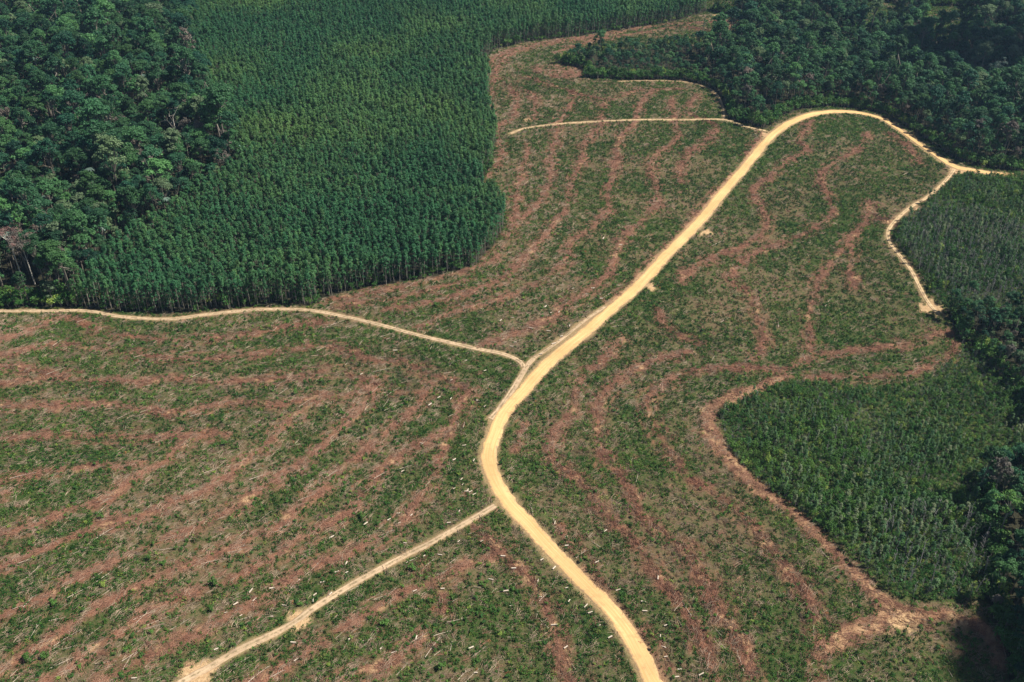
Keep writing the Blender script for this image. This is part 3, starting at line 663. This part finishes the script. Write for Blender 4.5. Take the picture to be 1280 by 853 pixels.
def lab_b(u, v):
    if v < 420: return 'thin bare grey sapling in the grey stand right of the upper right track', 'bare saplings of the upper right stand'
    if u > 1090 and v > 630: return 'thin bare grey sapling at the foot of the lower right slope, before the dark trees', 'bare saplings before the dark hollow'
    return 'short bare grey sapling among shrubs on the lower right slope', 'bare saplings on the lower right slope'
split(K_SAP, P, R, Sc, np.zeros(len(x)), 300, 4, lab_b, 'sapling', None, 'bare_sapling_stand', 'dense stand of thin bare grey saplings on the right', 'saplings')
print('saplings', len(x))
x, y = jgrid(3.3, .5); m = (nearest(grove, x, y) > .5) & in_margin(x, y) & (rng.random(len(x)) < .12+.7*(vnoise(x, y, 20, 77) > .5)); x, y = x[m], y[m]
P, R, Sc = arrs(x, y, .26, .48, .05); hg = np.clip(1.5-(y-250)/200, .6, 1.4); hg = np.where(y > 470, np.clip(1.35-(y-540)/170, .4, 1.15), hg); Sc *= hg[:, None]; Sc[:, :2] *= 1.25; tint = np.clip(rng.normal(.5, .35, len(x)), 0, 1)
def lab_y(u, v): return ('slender young tree above the shrubs of the lower right slope', 'young trees on the lower right slope') if v > 430 else ('slender young tree in the grey stand right of the upper right track', 'young trees of the upper right stand')
split(K_YOUNG, P, R, Sc, tint, 300, 4, lab_y, 'young tree', None, 'young_tree_cover', 'slender young trees thickly mixed into the regrowth on the right', 'young trees'); print('young', len(x))
x, y = jgrid(1.7, .5); m = (nearest(grove, x, y) > .5) & in_margin(x, y); x, y = x[m], y[m]
m = rng.random(len(x)) < .45*(vnoise(x, y, 26, 75) > .46)+.10; x, y = x[m], y[m]
P, R, Sc = arrs(x, y, .32, .62, .12)
scatter('dry_twig_cover', K_TWIG, P, R, Sc, np.zeros(len(x)), 'grey leafless twigs mixed through the regrowth thickets on the right', 'twigs')

# low cover of the clear-cut
def field(x, y):
    return in_margin(x, y, 60) & (nearest(forest, x, y) < .5) & (nearest(grove, x, y) < .5) & (sample(D_main, x, y) > 4.6) & (sample(D_trk, x, y) > 2.0)
x, y = jgrid(1.2, .5); f = field(x, y); x, y = x[f], y[f]
lu, ro, ba = sample(lush, x, y), sample(row, x, y), sample(bare, x, y)
pr = np.clip(.40+lu*.9, 0, 1)*(.45+1.0*vnoise(x, y, 12, 84))*(1-ro*.92)*(1-ba)*(.35+1.2*(vnoise(x, y, 3.2, 81, 2) > .47)); k = rng.random(len(x)) < pr
P, R, Sc = arrs(x[k], y[k], .45, 1.3, .22, sz=rng.uniform(1.0, 2.1, k.sum())); tint = np.clip(vnoise(x[k], y[k], 25, 82)*1.3-.3+rng.normal(0, .25, k.sum()), 0, 1)
scatter('low_regrowth', K_HERB, P, R, Sc, tint, 'low green weeds and sprouts covering the clear-cut ground', 'ground cover'); print('herbs', k.sum())
nf = len(x)
k = rng.random(nf) < .11*(1-ba); P, R, Sc = arrs(x[k], y[k], .6, 1.2, .15); tint = rng.random(k.sum())
scatter('dry_litter', K_DRYH, P, R, Sc, tint, 'dry brown leaves and tops left lying over the clear-cut', 'litter'); print('dry', k.sum())
ang = sample(T_row*0, x, y)+nearest(T_row, x, y); dr = nearest(D_row, x, y)
ang = np.where(dr < 13.5, ang, .7); ang = ang+np.where(x < 0, .15, 0)
k = rng.random(nf) < .15*(1-ba)*(.35+1.2*vnoise(x, y, 9, 83))*np.where((x > 40) & (y > 420), .35, .9); P, R, Sc = arrs(x[k], y[k], .6, 1.3, .06, rz=ang[k]+rng.normal(0, .55, k.sum()))
scatter('scattered_branches', K_SLASH, P, R, Sc, np.zeros(k.sum()), 'pale thin branches strewn over the clear-cut', 'branches'); print('slash', k.sum())
k = rng.random(nf) < ro*.75*(1-ba*.5)+.02; P, R, Sc = arrs(x[k], y[k], .6, 1.25, .06, rz=ang[k]+rng.normal(0, .4, k.sum()))
scatter('brush_windrows', K_RED, P, R, Sc, np.zeros(k.sum()), 'long curving rows of reddish brushwood across the clear-cut', 'brushwood'); print('red', k.sum())
# bushes: clusters all over the clear-cut
x, y = jgrid(3.2, .5); f = field(x, y) & in_view(x, y, sample(GZ, x, y)+1); x, y = x[f], y[f]
pr = (vnoise(x, y, 13, 91) > .57)*.5*(1-sample(row, x, y))*(1-sample(bare, x, y))+.012
dm = sample(D_main, x, y); pr += ((dm > 5) & (dm < 8.5) & (nearest(SD_main, x, y) > 0) & (y < 480))*.35
k = rng.random(len(x)) < pr; x, y = x[k], y[k]; P, R, Sc = arrs(x, y, .45, 1.0, .05); P[:, 2] -= .05
tint = np.clip(rng.normal(.4, .3, len(x)), 0, 1)
def lab_l(u, v):
    um, vm, _ = 0, 0, 0
    j = int(np.argmin([abs(b-v) for a, b in main_px[:32]])); right = u > main_px[j][0]
    if right: return 'small green bush growing on the clear-cut between the sandy road and the right hand slope', 'bushes right of the sandy road'
    if v < 440: return 'small green bush among the brush rows between the plantation and the sandy road', 'bushes between plantation and road'
    if v > 640+(620-u)*.55: return 'small green bush on the clear-cut below the lower dirt track', 'bushes below the lower track'
    return 'small green bush on the curved brush rows left of the sandy road', 'bushes left of the sandy road'
sc_ = -np.hypot(x, y)*.6+Sc[:, 0]*200
split(K_LOW, P, R, Sc, tint, 270, .8, lab_l, 'bush', None, 'bush_cover', 'many small green bushes dotted over the clear-cut', 'bushes', sc_)
print('bushes', len(x))
LONE = [(267,731,1.5,'roundest bright green bush on the lower left rows, dark shadow at its left'),(265,762,1.1,'low dark bush just below the roundest bush'),(68,757,1.2,'dark round bush alone near the left edge of the lower rows'),
 (126,648,1.1,'dark bush on a reddish row in the left field'),(36,826,1.5,'wide green bush near the lower left corner, left one of a pair'),(56,822,1.3,'green bush near the lower left corner, right one of a pair'),
 (130,732,1.1,'bright green low bush between two rows in the lower left'),(205,706,1.1,'bush between rows, right one of two above the lower left rows'),(187,700,1.1,'bush between rows, left one of two above the lower left rows'),
 (265,428,1.0,'small dark upright bush near the left dirt track'),(224,500,.9,'small bush at the end of the fourth row left of centre'),(280,556,1.4,'spreading bush where two reddish rows meet on the left'),
 (369,493,1.2,'dark bush standing alone in the middle of the left rows'),(515,712,1.3,'dark round bush just below the lower dirt track'),(482,781,1.4,'bright bush below the middle of the lower dirt track'),
 (453,648,1.3,'dark bush beside a red row above the lower track'),(552,836,1.3,'round bush at the bottom edge left of the sandy road'),(545,383,1.3,'green bush above the left track, nearest the forest corner')]
for px, py, s, lb in LONE:
    x, y = unproj(px, py); o = put(K_LOW, int(rng.integers(0, 3)), (x, y, gzat(x, y)-.05), (0, 0, rng.uniform(0, 6)), (s*1.25,)*3, .55, lb, 'bush', None)
# big leafy patch near the bottom middle
for _ in range(46):
    px, py = rng.normal(612, 26), rng.normal(765, 20); x, y = unproj(px, py)
    if sample(D_main, x, y) < 6: continue
    put(K_LOW, int(rng.integers(0, 3)), (x, y, gzat(x, y)-.05), (0, 0, rng.uniform(0, 6)), (rng.uniform(.6, 1.1),)*3, rng.random(), 'green bush in the dense leafy patch left of the lowest stretch of sandy road', 'bush', 'bushes of the leafy patch by the road')

# fallen trunks and cut logs
def fallen(L):
    t = MB(); r = rng.uniform(.08, .14); t.tube([(-L/2, 0, .2), (-L*.1, rng.normal(0, .12), .26), (L/2, 0, .2)], [r, r*.8, r*.3], 5)
    for _ in range(4):
        x_ = rng.uniform(0, L/2); w = rng.choice([-1, 1]); t.tube([(x_, 0, .22), (x_+rng.uniform(.4, 1), w*rng.uniform(.3, .9), rng.uniform(.2, .7))], [.05, .02], 3)
    return t
K_FALL = single('fallen_trunk', [fallen(L) for L in (6, 7.5, 9, 5)], [M['trunk_pale']])
n = 0
while n < 280:
    px, py = (rng.uniform(8, 600) if rng.random() < .5 else rng.uniform(8, 1270)), rng.uniform(402, 848) if n < 235 else rng.uniform(120, 420)
    x, y = unproj(px, py)
    if not bool(field(np.array([x]), np.array([y]))[0]) or D_main is None: continue
    if float(vnoise(np.array([x]), np.array([y]), 14, 95)[0]) < .46: continue
    left = px < 620; mid = px < 950 and py < 420
    a = rng.normal(.72, .28) if left and py > 400 else (rng.normal(.9, .5) if mid else rng.normal(1.5, .7))
    if left and py > 400: lb, g_ = ('long bleached trunk lying aslant on the rows left of the sandy road', 'bleached trunks on the left field') if py < 640+(620-px)*.55 else ('bleached trunk lying in the brush below the lower dirt track', 'bleached trunks below the lower track')
    elif py < 420: lb, g_ = ('pale felled trunk in the upper clear-cut beyond the middle bend', 'felled trunks in the upper clear-cut')
    else: lb, g_ = ('greyish felled trunk on the slope right of the sandy road', 'felled trunks right of the sandy road')
    s = rng.uniform(.7, 1.15); put(K_FALL, int(rng.integers(0, 4)), (x, y, gzat(x, y)+.12), (0, rng.normal(0, .03), a), (s, s, s), 0, lb, 'fallen trunk', g_); n += 1
def logm(L, r):
    t = MB(); k = 9
    t.tube([(-L/2, 0, r), (-L/2+.04, 0, r), (L/2-.04, 0, r), (L/2, 0, r)], [r*.93, r, r*.94, r*.87], k); return t
K_LOG = single('cut_log', [logm(1.9, .27), logm(1.6, .24), logm(2.2, .25)], [M['log']])
LOGS = [(c[0], c[1]) for c in [(451,468),(562,450),(584,451),(606,464),(566,474),(492,437),(547,497),(564,499),(537,507),(597,501),(607,509),(599,502),(580,557),(592,578),(527,556),(503,590),(568,575),(578,606),(577,600),(590,615),(569,612),(584,615),
 (515,645),(497,643),(486,651),(500,653),(458,655),(562,653),(573,640),(583,616),(594,619),(506,680),(415,673),(434,705),(432,717),(372,727),(404,729),(393,745),(391,750),(413,744),(422,715),(550,695),(572,679),(528,696),(603,676),(629,696),(553,739),(518,739),(640,713),(476,810),(493,817),(438,798),(519,799),(372,825),(368,803),(340,772),(355,759),(168,848),(301,771),(320,753),(294,757),(282,765),(314,741),(341,739),(270,811),
 (757,665),(708,673),(708,685),(747,704),(676,700),(707,734),(773,740),(823,724),(712,753),(731,760),(737,765),(748,783),(692,783),(763,797),(708,810),(806,765),(834,783),(826,796),(830,811),(831,823),(846,847),(877,843),(849,837),(803,753),(695,655),(692,712),(675,748),(673,727),(632,740),(640,760),(614,722),(588,813),(595,842),
 (686,414),(712,407),(703,420),(693,432),(676,444),(700,427),(682,384),(690,391),(676,455),(661,411),(644,430),(640,436),(755,300),(776,308),(752,372),(733,368),(682,385),(697,392),(718,362),(740,361),(756,392),(641,397),(603,388),(625,401)]]
for i, (px, py) in enumerate(LOGS):
    px += rng.normal(0, 1); py += rng.normal(0, 1); x, y = unproj(px, py)
    if sample(D_main, x, y) < 5: continue
    if px > 640 and py > 600 and px > 620+(py-630)*.85: lb, g_ = 'short pale cut log lying right of the lower sandy road', 'cut logs right of the sandy road'
    elif py < 446: lb, g_ = 'tiny pale cut log between the plantation and the sandy road', 'cut logs above the left track'
    elif py > 640+(620-px)*.55: lb, g_ = 'short pale cut log below the lower dirt track', 'cut logs below the lower track'
    else: lb, g_ = 'short pale cut log on the rows left of the sandy road bend', 'cut logs left of the sandy road'
    s = rng.uniform(.65, 1.1); put(K_LOG, i % 3, (x, y, gzat(x, y)+.22), (0, 0, rng.normal(.5, .45)), (s,)*3, 0, lb, 'log', g_)

# single trees that stand out
def special(px, py, h, crown, lb, tm, cm=None, name='bare_tree', clear=0):
    tr, tips = snag(h); x, y = unproj(px, py); o = link(name, None, label=lb, category='tree'); o.location = (x, y, gzat(x, y)); o.rotation_euler = (0, 0, rng.uniform(0, 6))
    link('trunk', tr.mesh('trunk', [tm]), o)
    if crown:
        cr = MB()
        for q in tips[::2]:
            C, Nr = shell(q, crown, int(22*crown), flat=.7); v, f = quads(C, Nr, np.full(len(C), .75)); cr.add(v, f)
        c = link('crown', cr.mesh('crown', [cm]), o); c['tint'] = .5
special(29,352,36,2.3,'tall tree with pinkish brown crown and long white trunk at far left',M['bark_pale'],M['pink_leaf'],'forest_tree')
special(44,356,33,1.9,'pale crowned tree with white trunk right beside the pinkish tree',M['bark_pale'],M['grey_leaf'],'forest_tree')
special(224,190,34,0,'bare dead tree with bright white trunk at the old forest edge',M['bark_pale'])
special(11,225,32,0,'leafless white dead tree high in the left forest',M['bark_pale'])
special(232,118,34,.9,'tall thin crowned tree above the plantation corner in the left forest',M['bark_pale'],M['grey_leaf'],'forest_tree')
special(200,260,34,1.2,'tree with a beige dry crown in the middle of the left forest',M['bark'],M['grey_leaf'],'forest_tree')
special(285,232,30,1.4,'pale grey dry crown where old forest meets plantation',M['bark'],M['grey_leaf'],'forest_tree')
special(878,44,16,.5,'lone thin tree left standing in the far clearing',M['bark'],M['old_leaf'],'forest_tree')
special(1237,120,33,1.9,'large pale grey crowned tree rising over the dark valley forest',M['bark_pale'],M['pale_leaf'],'forest_tree')
special(1247,672,26,2.0,'bright green round crowned tree at the edge of the dark hollow',M['bark'],M['shrub_leaf'],'forest_tree')

# unseen cumulus added outside the view to shade the forest on the right
def shade_cloud(cx, cy, cz, R, lb='unseen cumulus added to shade the forest valley at the far right'):
    import bmesh
    bm = bmesh.new(); rr = random.Random(3)
    for _ in range(22):
        a = rr.uniform(0, 6.28); d = R*math.sqrt(rr.random())*.8; q = R*rr.uniform(.28, .5)
        bmesh.ops.create_icosphere(bm, subdivisions=3, radius=q, matrix=Matrix.Translation((math.cos(a)*d*1.5, math.sin(a)*d*.75, q*.45*rr.uniform(.4, 1.4))) @ Matrix.Diagonal((1, 1, .6, 1)))
    for v in bm.verts:
        n_ = mnoise.noise(v.co/(R*.16)); v.co += v.co.normalized()*n_*R*.08
    me = bpy.data.meshes.new('shade_cloud'); bm.to_mesh(me); bm.free()
    me.materials.append(mat('shade_cloud', lambda nt, N: N('ShaderNodeBsdfPrincipled', ins={'Base Color': rgb(.9, .9, .9), 'Roughness': 1.0}).outputs[0]))
    me.polygons.foreach_set('use_smooth', np.ones(len(me.polygons), bool))
    o = link('shade_cloud', me, label=lb, category='shade_cloud'); o.location = (cx, cy, cz)

# ------------------------------------------------------------------ air, light, world
def haze():
    x0, x1, y0, y1, z0, z1 = -1500, 1500, -300, 2600, -60, 330
    V = [(x, y, z) for z in (z0, z1) for y in (y0, y1) for x in (x0, x1)]
    Fc = [(0, 2, 3, 1), (4, 5, 7, 6), (0, 1, 5, 4), (2, 6, 7, 3), (0, 4, 6, 2), (1, 3, 7, 5)]
    m = bpy.data.materials.new('haze'); m.use_nodes = True; nt = m.node_tree; nt.nodes.clear()
    out = nt.nodes.new('ShaderNodeOutputMaterial'); v = nt.nodes.new('ShaderNodeVolumePrincipled')
    v.inputs['Color'].default_value = (.40, .66, 1, 1); v.inputs['Density'].default_value = HAZE; v.inputs['Anisotropy'].default_value = .2
    nt.links.new(v.outputs[0], out.inputs['Volume'])
    link('haze', new_mesh('haze', V, Fc, [m]), kind='stuff', label='thin blue haze over the far forest', category='haze')
HAZE = 0.00005
haze()
SUN_EL = 54; sd = unit(np.array([.99, .06, 0.])); az = math.atan2(sd[0], sd[1])
sl = bpy.data.lights.new('sun', 'SUN'); sl.energy = 5.0; sl.angle = D2R(.5); sl.color = (1, .94, .84)
so = bpy.data.objects.new('sun', sl); COL.objects.link(so)
dv = Vector((sd[0]*math.cos(D2R(SUN_EL)), sd[1]*math.cos(D2R(SUN_EL)), math.sin(D2R(SUN_EL)))); so.rotation_euler = dv.to_track_quat('Z', 'Y').to_euler(); so.location = (0, 0, 600)
tx, ty = unproj(1245, 66, 15); k_ = 760/dv.z; shade_cloud(tx+dv.x*k_, ty+dv.y*k_, 760, 66)  # added cumulus out of view, darkens the far right valley
tx, ty = unproj(1345, 800, 10); k_ = 640/dv.z; shade_cloud(tx+dv.x*k_, ty+dv.y*k_, 640, 27, 'small unseen cumulus added to shade the hollow at the lower right')  # second added cumulus out of view, darkens the lower right hollow
w = bpy.data.worlds.new('World'); S.world = w; w.use_nodes = True; nt = w.node_tree
bg = nt.nodes['Background']; sky = nt.nodes.new('ShaderNodeTexSky'); sky.sky_type = 'NISHITA'; sky.sun_disc = False
sky.sun_elevation = D2R(SUN_EL); sky.sun_rotation = az; nt.links.new(sky.outputs[0], bg.inputs[0]); bg.inputs[1].default_value = .05
S.view_settings.view_transform = 'Standard'; S.view_settings.look = 'None'; S.view_settings.exposure = 0.56; S.view_settings.gamma = 1
S.cycles.max_bounces = 5; S.cycles.diffuse_bounces = 2; S.cycles.transmission_bounces = 2; S.cycles.volume_bounces = 0; S.cycles.glossy_bounces = 1
S.cycles.use_denoising = True
